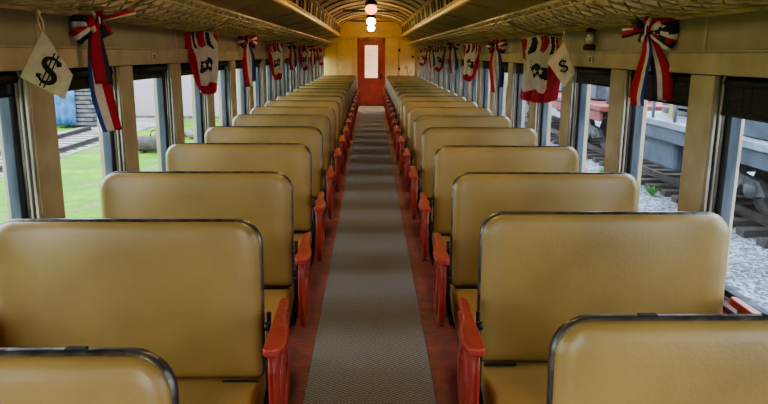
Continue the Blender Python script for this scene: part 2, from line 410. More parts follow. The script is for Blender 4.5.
b = BM(); box(b, -1.6, -.4, Y0 - .1, Y0, 0, 2.75); box(b, .4, 1.6, Y0 - .1, Y0, 0, 2.75); box(b, -.4, .4, Y0 - .1, Y0, 2.05, 2.75)
struct('wall_front', b, M['endwall'], label='cream end wall behind the camera with an open doorway')
# luggage racks ---------------------------------------------------------
RFX, RFZ = 1.06, 1.90; RWX, RWZ = WX - .005, 1.775
for s, nm in ((-1, 'left'), (1, 'right')):
    t = thing('luggage_rack', 'long tan wire mesh luggage rack above the %s windows' % nm, 'luggage rack', (s * WX, 0, RWZ))
    o = lambda x, y, z: (s * (x - WX), y, z - RWZ)
    def sag(q): return (RFX + (RWX - RFX) * q, RFZ + (RWZ - RFZ) * q - .035 * math.sin(PI * q))
    y0, y1 = Y0, 18.3
    b = BM(); tube(b, [o(RFX, y0, RFZ), o(RFX, y1, RFZ)], .014, 10)
    tube(b, [o(RFX + .015, y0, RFZ - .035), o(RFX + .015, y1, RFZ - .035)], .007, 6)
    obj('front_rail', b, M['rack'], t)
    b = BM(); tube(b, [o(RWX - .01, y0, RWZ), o(RWX - .01, y1, RWZ)], .012, 8); obj('back_rail', b, M['rack'], t)
    b = BM(); NQ = 4; st = .15; span = .45
    y = y0 - span
    def seg(bm, a, c, r):
        a = Vector(a); c = Vector(c); d = (c - a).normalized(); n1 = d.cross(Vector((0, 0, 1))).normalized() * r; n2 = Vector((0, 0, r))
        A = [bm.verts.new(a + q) for q in (n1, n2, -n1, -n2)]; B = [bm.verts.new(c + q) for q in (n1, n2, -n1, -n2)]
        for k in range(4): bm.faces.new((A[k], A[(k + 1) % 4], B[(k + 1) % 4], B[k]))
    while y < y1 - .02:
        for dr in (1, -1):
            for q in range(NQ):
                qa, qb = q / NQ, (q + 1) / NQ
                ya = y + span * (qa if dr > 0 else 1 - qa); yb = y + span * (qb if dr > 0 else 1 - qb)
                if min(ya, yb) < y0 or max(ya, yb) > y1: continue
                xa, za = sag(qa); xb, zb = sag(qb)
                seg(b, o(xa, ya, za + dr * .003), o(xb, yb, zb + dr * .003), .005)
        y += st
    for q in (.25, .5, .75):
        x, z = sag(q); tube(b, [o(x, y0, z), o(x, y1, z)], .006, 5)
    obj('mesh', b, M['rack'], t)
    y = Y0 + .6
    while y < y1:
        b = BM()
        pts = [sag(q / 6) for q in range(7)]
        tube(b, [o(x, y, z - .012) for x, z in pts], .010, 6)
        tube(b, [o(RWX, y, RWZ - .10), o(RWX - .05, y, RWZ - .05), o(RWX - .13, y, RWZ - .0)], .009, 6)
        lathe(b, [(.0, -.012), (.016, -.006), (.016, .006), (0, .012)], o(RFX - .002, y, RFZ - .02), 10, 'y')
        obj('bracket', b, M['rack'], t); y += 1.84
    # upper wall between rack and cove is the side wall itself

# end wall --------------------------------------------------------------
EY = Y1
b = BM()
DX0, DX1, DZ = -.39, .40, 2.02
box(b, -1.6, DX0, EY, EY + .12, 0, 2.2); box(b, DX1, 1.6, EY, EY + .12, 0, 2.2); box(b, DX0, DX1, EY, EY + .12, DZ - .004, 2.2)
box(b, -1.2, 1.2, EY, EY + .12, 2.2, 2.8)
ew = struct('wall_back', b, M['endwall'], label='cream end wall of the coach around the red door')
b = BM(); box(b, -1.0, 1.0, EY - .10, EY - .0, 2.10, 2.14); box(b, -TX + .03, TX - .03, EY - .04, EY, 2.14, 2.2); struct('trim_7', b, M['endwall'], bevel=.008, label='cream ledge across the end wall above the door', cat='moulding')
def locker(x0, x1, label):
    t = thing('wall_panel', label, 'panel', ((x0 + x1) / 2, EY, .9))
    w = (x1 - x0) / 2
    b = BM(); box(b, -w, w, -.03, -.001, -.85, 1.10); obj('door', b, M['endpanel'], t, bevel=.006)
    b = BM(); box(b, -w - .03, w + .03, -.012, -.001, 1.115, 1.15); box(b, -w - .03, -w - .01, -.012, -.001, -.85, 1.15); box(b, w + .01, w + .03, -.012, -.001, -.85, 1.15)
    obj('frame', b, M['trimgold'], t)
    return t
locker(-1.03, -.56, 'plain cream cupboard panel in the end wall left of the red door')
t = locker(.86, 1.36, 'cream cupboard door with dark hinges right of the red door')
for z in (-.45, .25, .82):
    b = BM(); box(b, -.27, -.21, -.045, -.03, z - .04, z + .04); tube(b, [(-.24, -.045, z - .05), (-.24, -.045, z + .05)], .012, 6); obj('hinge', b, M['bronze'], t)
b = BM(); lathe(b, [(.0, -.075), (.03, -.07), (.035, -.05), (.014, -.04), (.014, -.03)], (.17, 0, .62), 12, 'y'); obj('knob', b, M['bronze'], t)
b = BM(); tube(b, [(-.05 + .012 * i, -.036 - .004 * math.sin(i), .25 + .12 * math.sin(i * .55) - .01 * i) for i in range(18)], .006, 5); obj('pull_cord', b, M['cloth_red'], t)
# door frame and door
b = BM()
for r in ((DX0 - .03, DX0 + .05, 0, DZ + .05), (DX1 - .05, DX1 + .03, 0, DZ + .05), (DX0 - .03, DX1 + .03, DZ - .05, DZ + .05)):
    box(b, r[0], r[1], EY - .035, EY - .002, r[2] + .016, r[3])
struct('trim_8', b, M['door'], bevel=.005, label='dark red frame around the end door', cat='door frame')
b = BM(); wx0, wx1, wz0, wz1 = -.19, .21, .86, 1.86
for r in ((DX0 + .001, wx0, .002, DZ), (wx1, DX1 - .001, .002, DZ), (wx0, wx1, .02, wz0), (wx0, wx1, wz1, DZ)):
    box(b, r[0], r[1], EY + .005, EY + .045, r[2], r[3])
dr = struct('door_1', b, M['door'], label='red end door with a tall papered window', cat='door')
b = BM(); box(b, wx0 - .03, wx1 + .03, EY + .0, EY + .005, wz0 - .05, wz0 + .01)
for r in ((wx0 - .03, wx0, wz0, wz1), (wx1, wx1 + .03, wz0, wz1), (wx0 - .03, wx1 + .03, wz1, wz1 + .03)): box(b, r[0], r[1], EY - .008, EY + .005, r[2], r[3])
obj('window_bead', b, M['door'], dr)
b = BM(); box(b, wx0, wx1, EY + .02, EY + .025, wz0, wz1); obj('door_glass', b, M['paper_glow'], dr)
b = BM()
for i in range(9):
    z = 1.70 - i * .075; box(b, -.13, .13 - .05 * (i % 3), EY + .0175, EY + .0195, z, z + .012)
obj('paper_lines', b, M['string'], dr)
b = BM(); box(b, .28, .34, EY - .015, EY + .005, .84, 1.0); lathe(b, [(0, -.07), (.03, -.065), (.034, -.045), (.014, -.035), (.014, 0)], (.31, EY, .93), 14, 'y'); obj('door_knob', b, M['bronze'], dr)
b = BM(); box(b, -.30, .32, EY - .004, EY + .005, .18, .64); obj('kick_panel', b, M['door'], dr, bevel=.003)
b = BM(); box(b, DX0 - .02, DX1 + .02, EY - .10, EY - .03, .016, .04)
tag(obj('threshold_plate', b, M['bronze'], bevel=.004), 'dark metal threshold at the foot of the red end door', 'threshold')
t = thing('wall_lamp', 'small brass fitting fixed above the red door window', 'lamp', (-.08, EY - .036, 2.03))
b = BM(); box(b, -.16, .16, -.02, 0, -.04, .02); obj('back_plate', b, M['bronze'], t, bevel=.004)
b = BM(); lathe(b, [(0, -.09), (.03, -.085), (.05, -.05), (.045, -.02), (.02, 0)], (0, -.02, .03), 12, 'y'); obj('shade', b, M['brass'], t)
# low wainscot behind the last seats on both sides of the door is part of the end wall

# ------------------------------------------------------------------ ceiling lamps and fans
def lamp(y, label, col, s):
    zc = 2.30; top = UZ + .24
    t = thing('ceiling_lamp', label, 'lamp', (0.0, y, top), 0, 'globe lamps along the ceiling')
    b = BM(); lathe(b, [(0, .0), (.085, -.002), (.08, -.03), (.035, -.05), (.028, -.12), (.03, -.22), (.075, -.25), (.10, -.275), (.098, -.30), (.0, -.30)], n=20); obj('canopy', b, M['bronze'], t)
    g = []
    for i in range(13):
        a = PI * i / 12; g.append((.098 * math.sin(a), zc - top + .080 * math.cos(a)))
    b = BM(); lathe(b, g, n=24); obj('globe', b, emis('lamp_globe_%g' % y, col, s), t)
    b = BM(); lathe(b, [(0, -.012), (.012, -.008), (.014, .0), (0, .008)], (0, 0, zc - top - .080), 10); obj('finial', b, M['brass'], t)
def fan(y, label, r0):
    t = thing('ceiling_fan', label, 'fan', (0, y, UZ + .245), r0, 'ceiling fans between the lamps')
    b = BM(); lathe(b, [(0, 0), (.07, 0), (.065, -.025), (.018, -.04), (.018, -.20), (.07, -.215), (.095, -.25), (.09, -.29), (.05, -.325), (0, -.33)], n=18); obj('motor', b, M['bronze'], t)
    for k in range(4):
        b = BM()
        R = Matrix.Rotation(k * PI / 2, 4, 'Z') @ Matrix.Translation((0, 0, -.285)) @ Matrix.Rotation(.2, 4, 'X')
        pts = [(.17, -.045), (.30, -.06), (.46, -.065), (.52, -.05), (.54, 0), (.52, .05), (.46, .065), (.30, .06), (.17, .045)]
        A = [b.verts.new(R @ Vector((x, y_, .004))) for x, y_ in pts]; B = [b.verts.new(R @ Vector((x, y_, -.004))) for x, y_ in pts]
        b.faces.new(A); b.faces.new(B[::-1])
        for i in range(len(pts)): b.faces.new((A[i], A[(i + 1) % len(pts)], B[(i + 1) % len(pts)], B[i]))
        bl = obj('blade', b, M['blade'], t)
        b = BM(); q = [R @ Vector(p) for p in ((.07, 0, -.006), (.13, 0, -.008), (.21, 0, -.008))]; tube(b, q, .012, 6); obj('blade_iron', b, M['bronze'], bl)
warm = (1.0, .76, .48)
lamp(-.6, 'globe ceiling lamp nearest the open end of the coach', warm, 26)
lamp(2.9, 'globe ceiling lamp over the second pair of seats', warm, 34)
lamp(6.4, 'globe ceiling lamp before the three in a row', warm, 46)
lamp(9.95, 'peach globe ceiling lamp, largest and highest of the three in view', (1.0, .36, .15), 1.9)
lamp(13.55, 'bright globe ceiling lamp in the middle of the three in view', (1.0, .62, .24), 34)
lamp(17.1, 'bright globe ceiling lamp nearest the red door', (1.0, .62, .24), 60)
fan(11.7, 'dark ceiling fan between the peach lamp and the middle lamp', .1)
fan(15.3, 'dark ceiling fan between the two far bright lamps', .12)

# ------------------------------------------------------------------ seats
def rrect(w, h, rt, rb, n=7):
    """outline of a seat back in x,z (origin bottom centre), counter clockwise"""
    pts = []
    for cx, cz, r, a0 in ((w / 2 - rb, rb, rb, -PI / 2), (w / 2 - rt, h - rt, rt, 0), (-w / 2 + rt, h - rt, rt, PI / 2), (-w / 2 + rb, rb, rb, PI)):
        for i in range(n + 1):
            a = a0 + PI / 2 * i / n; pts.append((cx + r * math.cos(a), cz + r * math.sin(a)))
    return pts
SW, BH = .925, .575
def inset(k, w=SW, h=BH): return [(x, z) for x, z in ((p[0], p[1] + k) for p in rrect(w - 2 * k, h - 2 * k, max(.02, .085 - k), max(.012, .03 - k)))]
def pillow(bm, depth0, depth1, sgn, prof):
    """rings from the rim to the centre; prof = list of (inset, y)"""
    rings = []
    for k, y in prof: rings.append([bm.verts.new((x, sgn * y, z)) for x, z in inset(k)])
    for A, B in zip(rings, rings[1:]):
        for i in range(len(A)): bm.faces.new((A[i], A[(i + 1) % len(A)], B[(i + 1) % len(A)], B[i])).smooth = True
    bm.faces.new(rings[-1]).smooth = True
    return rings[0]
def make_seat():
    t = thing('coach_seat', 'x', 'seat', (0, 0, 0), 0, 'double coach seats along the aisle')
    # origin: on floor under the backrest centre line, x centre of the seat; aisle side = +x (mirrored by rotation-free copies below)
    return t
def build_seat(s):
    """s = -1: left of the aisle (aisle side +x), s = 1: right of the aisle (aisle side -x)"""
    t = thing('coach_seat', 'tmp', 'seat', (0, 0, 0), 0, 'double coach seats along the aisle')
    ais = -s
    # ---- backrest: two padded faces
    b = BM()
    prof = [(0.004, .012), (.003, .020), (.010, .030), (.022, .037), (.045, .042), (.10, .046), (.18, .049), (.25, .050)]
    r1 = pillow(b, 0, 0, -1, prof); r2 = pillow(b, 0, 0, 1, prof)
    for i in range(len(r1)): b.faces.new((r1[i], r1[(i + 1) % len(r1)], r2[(i + 1) % len(r1)], r2[i]))
    bk = obj('backrest', b, M['leather'], t, loc=(0, 0, .455), smooth=True); bk.rotation_euler.x = math.radians(-2.5)
    # band round the rim
    b = BM()
    o1 = [(x, z) for x, z in inset(-.003)]; o2 = inset(.006)
    ring = []
    for (o, y) in ((o2, -.0135), (o1, -.010), (o1, .010), (o2, .0135)):
        ring.append([b.verts.new((x, y, z)) for x, z in o])
    for A, B in zip(ring, ring[1:]):
        for i in range(len(A)): b.faces.new((A[i], A[(i + 1) % len(A)], B[(i + 1) % len(A)], B[i])).smooth = True
    tr = obj('edge_trim', b, M['trim'], bk)
    # little bent tabs where the band is damaged
    for x in (-.22, .02, .25):
        b = BM(); xx = x + random.uniform(-.08, .08); box(b, xx - .02, xx + .02, -.006, .010, BH + .001, BH + .006); obj('trim_clip', b, M['black'], tr)
    # seam strap at lower aisle corner
    b = BM(); xx = ais * (SW / 2 - .08); box(b, xx - .06, xx + .06, -.05, -.042, -.002, .006); obj('strap', b, M['black'], bk)
    # ---- cushion
    b = BM()
    cw, y0, y1, z0, z1 = SW / 2 - .005, -.50, .13, .30, .455
    prof = [(y0 + .02, z0), (y0, z0 + .03), (y0 - .006, z0 + .08), (y0, z1 - .045), (y0 + .02, z1 - .015), (y0 + .06, z1), (y0 + .2, z1 + .012), (y0 + .38, z1 + .008), (y1, z1 - .01), (y1, z0)]
    prism(b, prof, -cw, cw)
    cu = obj('seat_cushion', b, M['cushion'], t, bevel=.02, seg=4)
    b = BM(); tube(b, [(-cw + .02, y0 - .004, z0 + .02), (cw - .02, y0 - .004, z0 + .02)], .008, 6); obj('piping', b, M['trim'], cu)
    # ---- base
    b = BM(); box(b, -cw + .03, cw - .02, -.44, -.01, .17, .305); box(b, -cw + .08, -cw + .14, -.40, -.05, .0, .17); box(b, cw - .14, cw - .08, -.40, -.05, 0, .17)
    obj('seat_base', b, M['base'], t, bevel=.008)
    # ---- arms
    xi = SW / 2 + .055                     # inner face offset from the seat centre (aisle side)
    for side in (ais, -ais):
        aisle = side == ais
        xa = side * (SW / 2 + (.062 if aisle else .012)); xb = side * (SW / 2 + (.090 if aisle else .035))
        zt = .685
        b = BM()
        near, far = -.27, .045
        prof = [(near, zt), (near - .012, zt - .07), (near - .010, zt - .19), (near + .008, zt - .28), (near + .05, zt - .328), (near + .11, zt - .345), (near + .18, zt - .34), (near + .24, zt - .31), (near + .275, zt - .25),
                (near + .28, zt - .17), (near + .265, zt - .11), (near + .285, zt - .05), (far, zt)]
        prism(b, prof, min(xa, xb), max(xa, xb))
        ar = obj('armrest', b, M['red'], t, bevel=.006)
        # top board: tapered, overhanging the aisle
        b = BM()
        i0 = side * (SW / 2 + (.05 if aisle else .004)); a0 = side * (SW / 2 + (.118 if aisle else .045)); a1 = side * (SW / 2 + (.085 if aisle else .04))
        poly = [(i0, near - .02), (i0, far + .03), (i0 + side * .012, far + .045), (a1 - side * .008, far + .045), (a1, far + .03), (a1 + side * .006, far - .12),
                (a0 - side * .004, near + .10), (a0, near + .02), (a0 - side * .012, near - .022), (i0 + side * .012, near - .03)]
        P2 = [(p[0], p[1]) for p in poly]
        # slight rise toward the far tip
        A = [b.verts.new((x, y, zt - .002 + .02 * (y - near))) for x, y in P2]; B = [b.verts.new((x, y, zt + .026 + .02 * (y - near))) for x, y in P2]
        b.faces.new(A[::-1]); b.faces.new(B); n = len(P2)
        for i in range(n): b.faces.new((A[i], A[(i + 1) % n], B[(i + 1) % n], B[i]))
        obj('arm_top', b, M['red'], ar, bevel=.007, seg=3)
        if aisle:
            # raised oval relief on the aisle face, and grooves on the front edge
            b = BM()
            for k, rr in enumerate((1.0, .62)):
                tube(b, [(xb, near + .13 + .085 * rr * math.cos(a), zt - .175 + .125 * rr * math.sin(a)) for a in [2 * PI * i / 24 for i in range(25)]], .0055, 6, cap=False)
            obj('carved_oval', b, M['red'], ar)
            b = BM()
            for q in (.25, .75):
                x = xa + (xb - xa) * q
                tube(b, [(x, near - .002, zt - .01), (x, near - .013, zt - .07), (x, near - .011, zt - .19), (x, near + .007, zt - .28), (x, near + .045, zt - .325)], .005, 6)
            obj('edge_bead', b, M['red'], ar)
            # cast leg below the arm
            b = BM(); xm = side * (SW / 2 - .05)
            prism(b, [(near + .10, zt - .33), (near + .20, zt - .27), (near + .20, .12), (near + .30, .03), (near + .34, 0), (near + .0, 0), (near + .03, .03), (near + .10, .12)], xm - side * .03 - .012, xm - side * .03 + .012)
            obj('leg', b, M['base'], t, bevel=.003)
    # ---- walk-over link and bracket on the aisle side of the back
    b = BM(); x = ais * (SW / 2 + .022)
    tube(b, [(x, -.03, .43), (x, -.035, .50), (x, -.02, .58), (x, .0, .70)], [.012, .013, .010, .008], 8)
    tube(b, [(x, -.03, .44), (x, -.10, .40), (x, -.20, .36)], .011, 8)
    box(b, x - .010, x + .010, -.045, -.012, .44, .56)
    lathe(b, [(0, -.014), (.016, -.01), (.016, .01), (0, .014)], (x, -.03, .66), 10, 'x')
    lathe(b, [(0, -.014), (.018, -.01), (.018, .01), (0, .014)], (x, -.03, .52), 10, 'x')
    obj('back_bracket', b, M['black'], t)
    return t
SXC = .375 + SW / 2
BASE = [1.15, 2.00, 2.82, 3.72, 4.66, 5.60]
LO = [-.09, 0, .04, .08, .05, .06]; RO = [.06, .11, .04, .02, .04, .02]     # how far each walk-over back leans from its base
while len(BASE) < 18: BASE.append(BASE[-1] + .885)
LY = BASE; RY = BASE
for s, ys, side in ((-1, LY, 'left'), (1, RY, 'right')):
    proto = build_seat(s)
    for i, y in enumerate(ys):
        if i == 0: lab = 'tan double seat nearest the camera on the %s, only its top showing' % side
        elif i == len(ys) - 1: lab = 'tan double seat nearest the end wall, %s of the aisle' % side
        else: lab = 'tan double seat with red arms, %s from the camera, %s of the aisle' % (ORD[i], side)
        if i == 0: o = proto; o.location = (s * SXC + (.03 if s > 0 else -.008), y, 0); o['label'] = lab
        else: o = dup(proto, (s * SXC + (.03 if s > 0 else -.006) + random.uniform(-.004, .004), y, 0), 0, lab)
        for ch in o.children:
            if ch.name.startswith('backrest'):
                off = LO if s < 0 else RO; ch.location.y = off[i] if i < 6 else .03
                ch.rotation_euler.x = math.radians(-2.2 + random.uniform(-1.0, .8))

# ------------------------------------------------------------------ buntings and bows
def ribbon(bm, pts, widths, dirs, cols, curl=0):
    """striped cloth strip: pts centre line, widths, dirs across; cols = material index per stripe"""
    n = len(cols); rows = []
    for p, w, d in zip(pts, widths, dirs):
        p = Vector(p); d = Vector(d).normalized()
        rows.append([bm.verts.new(p + d * w * (k / n - .5) + Vector((0, 0, 0))) for k in range(n + 1)])
    for A, B in zip(rows, rows[1:]):
        for k in range(n):
            f = bm.faces.new((A[k], A[k + 1], B[k + 1], B[k])); f.material_index = cols[k]; f.smooth = True
CM = [M['cloth_red'], M['cloth_white'], M['cloth_navy'], M['cloth_blue']]
def cloth(name, bm, parent):
    o = obj(name, bm, CM, parent, smooth=True); md = o.modifiers.new('solid', 'SOLIDIFY'); md.thickness = .003
    return o
def spline(pts, n):
    out = []
    P = [Vector(p) for p in pts]; P = [P[0] * 2 - P[1]] + P + [P[-1] * 2 - P[-2]]
    for i in range(1, len(P) - 2):
        for k in range(n):
            t = k / n; a, b_, c, d = P[i - 1:i + 3]
            out.append(.5 * ((2 * b_) + (c - a) * t + (2 * a - 5 * b_ + 4 * c - d) * t * t + (-a + 3 * b_ - 3 * c + d) * t ** 3))
    out.append(P[-2]); return out
def bow(s, x, y, z, label, loops, tails, big=1.0, ang=0):
    """s side; local frame: e = direction along picture width (unit, horizontal), n = toward camera/aisle"""
    t = thing('striped_bow', label, 'bow', (x, y, z), 0, 'striped ribbon bows on the coach walls')
    e = Vector((math.cos(ang), math.sin(ang), 0)); n = Vector((math.sin(ang), -math.cos(ang), 0)); u = Vector((0, 0, 1))
    T = lambda a, b_, c=0: (e * a + u * b_ + n * c) * big
    b = BM(); lathe(b, [(0, -.018), (.018, -.014), (.026, 0), (.018, .014), (0, .018)], T(0, 0, .015), 12, 'y'); b2 = obj('knot', b, M['cloth_red'], t)
    b = BM(); ribbon(b, [T(0, -.03, .036), T(0, -.01, .042), T(0, .01, .042), T(0, .03, .036)], [.022 * big] * 4, [e] * 4, [2, 1, 2]); cloth('knot_band', b, b2)
    for (a, b_, w, cols) in loops:
        # each loop: out-and-back teardrop of cloth
        end = T(a, b_, .02); per = (u * a - e * b_).normalized()
        out = spline([T(0, 0, .01), T(a * .5, b_ * .5, .05), T(a * .95, b_ * .95, .045), T(a, b_, .01), T(a * .6, b_ * .6, -.0)], 5)
        N_ = len(out); b = BM()
        ws = [big * w * (.25 + .75 * min(1, (Vector(p).length / max(1e-4, end.length)) ** .8)) for p in out]
        ribbon(b, out, ws, [per + n * .35 * math.sin(i * 1.3) for i in range(N_)], cols); cloth('loop', b, t)
    for (path, w0, w1, cols, tw) in tails:
        P = spline([T(*p) for p in path], 5); N_ = len(P); b = BM()
        ds = [(e * math.cos(tw * i / N_) + n * math.sin(tw * i / N_)) for i in range(N_)]
        ribbon(b, P, [big * (w0 + (w1 - w0) * min(1, 1.6 * i / (N_ - 1))) for i in range(N_)], ds, cols); cloth('tail', b, t)
    return t
def wp(px, py, X):
    """world point on the vertical plane x = X seen at a photo pixel (used once to survey positions)"""
    d = ROT @ Vector(((px - CX) / F, -(py - CY) / F, -1)); k = X / d.x
    return EYE + d * k
# near left bow
p = wp(97, 21, -1.33)
bow(-1, p.x, p.y, p.z, 'large striped bow with one long tail, nearest on the left wall',
    [(-.12, .005, .08, [2, 2, 1]), (-.09, .04, .08, [1, 0, 2]), (-.11, -.085, .07, [0, 1, 2]), (-.07, -.03, .08, [0, 0, 1]), (.17, .055, .035, [1, 0, 0]), (.035, -.07, .05, [2, 2, 0]), (-.02, .06, .05, [0, 0, 1])],
    [([(-.015, -.01, .03), (-.03, -.12, .04), (-.02, -.30, .035), (.005, -.44, .03), (.025, -.535, .03)], .03, .12, [3, 1, 1, 0, 0], -.5),
     ([(-.01, -.01, .04), (-.025, -.10, .055), (-.02, -.2, .05), (-.01, -.30, .05)], .035, .085, [0, 0, 0, 2], .3)], 1.0, .7)
p = wp(648, 30, 1.33)
bow(1, p.x, p.y, p.z, 'large striped bow with two hanging tails, nearest on the right wall',
    [(-.11, -.015, .045, [1, 0, 0, 2]), (-.06, .035, .05, [2, 2, 0]), (.02, .055, .05, [0, 1, 0]), (.09, .04, .06, [1, 1, 0]), (.14, .02, .09, [2, 2, 2, 0]), (.14, -.035, .08, [0, 1, 2]), (.12, -.08, .05, [1, 2, 2]), (-.01, -.06, .04, [2, 1, 0])],
    [([(0, -.01, .03), (.015, -.1, .045), (.0, -.2, .04), (-.015, -.31, .035), (-.01, -.36, .035)], .03, .075, [0, 0, 1, 3], .4),
     ([(.005, -.01, .025), (.05, -.1, .03), (.085, -.2, .025), (.10, -.33, .02)], .03, .09, [2, 1, 0, 0], -.3),
     ([(.005, -.02, .02), (.05, -.14, .015), (.075, -.26, .012), (.085, -.335, .01)], .03, .06, [3, 2, 1], -.3)], 1.0, -.7)
def smallbow(s, px, py, side, i, big=1.0, tl=.38):
    p = wp(px, py, s * 1.33)
    bow(s, p.x, p.y, p.z, 'striped bow with narrow tails, %s bow from the camera on the %s wall' % (ORD[i], side),
        [(-.09, .02, .06, [0, 2, 1]), (-.06, -.05, .05, [2, 0, 2]), (.09, .03, .06, [0, 1, 0]), (.08, -.04, .06, [2, 0, 1]), (0, .05, .05, [0, 0, 2])],
        [([(-.01, -.01, .03), (-.03, -.14, .04), (-.02, -.28, .03), (.0, -tl, .03)], .03, .075, [0, 0, 1], .4),
         ([(.01, -.01, .02), (.04, -.14, .03), (.05, -.26, .02), (.045, -tl + .05, .02)], .03, .075, [1, 3, 2], -.3)], big, -s * .7)
smallbow(-1, 246, 41, 'left', 1, 1.15, .42); smallbow(-1, 291, 44.5, 'left', 2, 1.1); smallbow(-1, 311.5, 48, 'left', 3, 1.1)
smallbow(1, 497.5, 46, 'right', 1, 1.15, .42); smallbow(1, 454, 45.5, 'right', 2, 1.15); smallbow(1, 432.5, 48.5, 'right', 3, 1.1)

def star(bm, c, r, e, u, n, off, mi=0):
    pts = []
    for k in range(10):
        a = PI / 2 + k * PI / 5; q = r if k % 2 == 0 else r * .42
        pts.append(bm.verts.new(c + e * (q * math.cos(a)) + u * (q * math.sin(a)) + n * off))
    cc = bm.verts.new(c + n * off)
    for k in range(10): bm.faces.new((cc, pts[k], pts[(k + 1) % 10]))
def bunting(s, px, py, label, w=.36, h=.40, flip=1, style=1, ang=.95):
    """pleated swag of red, white and navy cloth pinned under the rack; (px,py) its top centre in the survey photo"""
    p = wp(px, py, s * 1.35)
    t = thing('pleated_flag', label, 'flag', tuple(p), 0, 'pleated red white and navy flags on the walls')
    an = -s * ang; e = Vector((math.cos(an), math.sin(an), 0)) ; n = Vector((math.sin(an), -math.cos(an), 0)); u = Vector((0, 0, 1))
    NU, NV = 64, 64
    def pos(a, v):
        # a in -1..1 across, v in 0..1 down
        wid = (.5 - .10 * v - .03 * math.sin(PI * v) if style == 0 else .5 - .19 * v)
        cx = (.02 * math.sin(v * 4) + flip * (.05 * v if style == 0 else .17 * v))
        fold = .014 * math.sin(a * 9 + v * 2.5) * (.5 + v) + .006 * math.sin(a * 17)
        drop = v * (1 - .18 * (abs(a) ** 2) * (1 if style else .6)) - .02 * math.cos(a * 3)
        return e * (w * (a * wid + cx)) - u * (h * drop) + n * (.02 + fold)
    b = BM(); rows = [[b.verts.new(pos(-1 + 2 * i / NU, j / NV)) for i in range(NU + 1)] for j in range(NV + 1)]
    for j in range(NV):
        for i in range(NU):
            a = flip * (-1 + 2 * (i + .5) / NU); v = (j + .5) / NV
            a += .10 * math.sin(v * 11 + a * 2); v += .035 * math.sin(a * 7)
            c = 1
            if v > .83: c = 0
            elif a < -.62 + .55 * v * (1 if style == 0 else .3) and v < .84: c = 0
            elif a > .82 and v < .35: c = 0
            elif v < .26 and -.28 + v < a < .22: c = 0
            elif .44 < v < .62 and (-.35 < a < .55): c = 2
            elif v < .24 and (.36 < a < .6 or -.62 + v < a < -.36 + .6 * v): c = 2
            f = b.faces.new((rows[j][i], rows[j][i + 1], rows[j + 1][i + 1], rows[j + 1][i])); f.material_index = c; f.smooth = True
    fl = cloth('pleated_cloth', b, t)
    for (a, v, r) in ((-.1 * flip, .53, .028), (.34 * flip, .53, .024)):
        b = BM(); star(b, pos(a, v), r, e, u, n, .012); obj('star', b, M['cloth_white'], fl)
    b = BM(); tube(b, [pos(-1 + .25 * i, 0) + n * .002 for i in range(9)], .004, 5); obj('heading_cord', b, M['string'], t)
    return t
bunting(-1, 198, 32, 'pleated flag with navy star band, nearest flag on the left wall', .36, .50, 1)
bunting(-1, 273, 43, 'pleated flag with red hem, second flag from the camera on the left wall', .34, .52, 1)
bunting(-1, 302, 45.5, 'pleated flag with red hem, third flag from the camera on the left wall', .32, .50, 1)
bunting(-1, 319, 48, 'pleated flag with red hem, flag nearest the end wall on the left', .34, .46, 1)
bunting(1, 545, 37, 'large pleated flag behind the dollar bag on the right wall', .44, .52, -1, 0)
bunting(1, 474, 44, 'pleated flag with red hem, second flag from the camera on the right wall', .34, .50, -1)
bunting(1, 441.5, 46, 'pleated flag with red hem, third flag from the camera on the right wall', .32, .50, -1)
bunting(1, 424.5, 48, 'pleated flag with red hem, flag nearest the end wall on the right', .34, .46, -1)

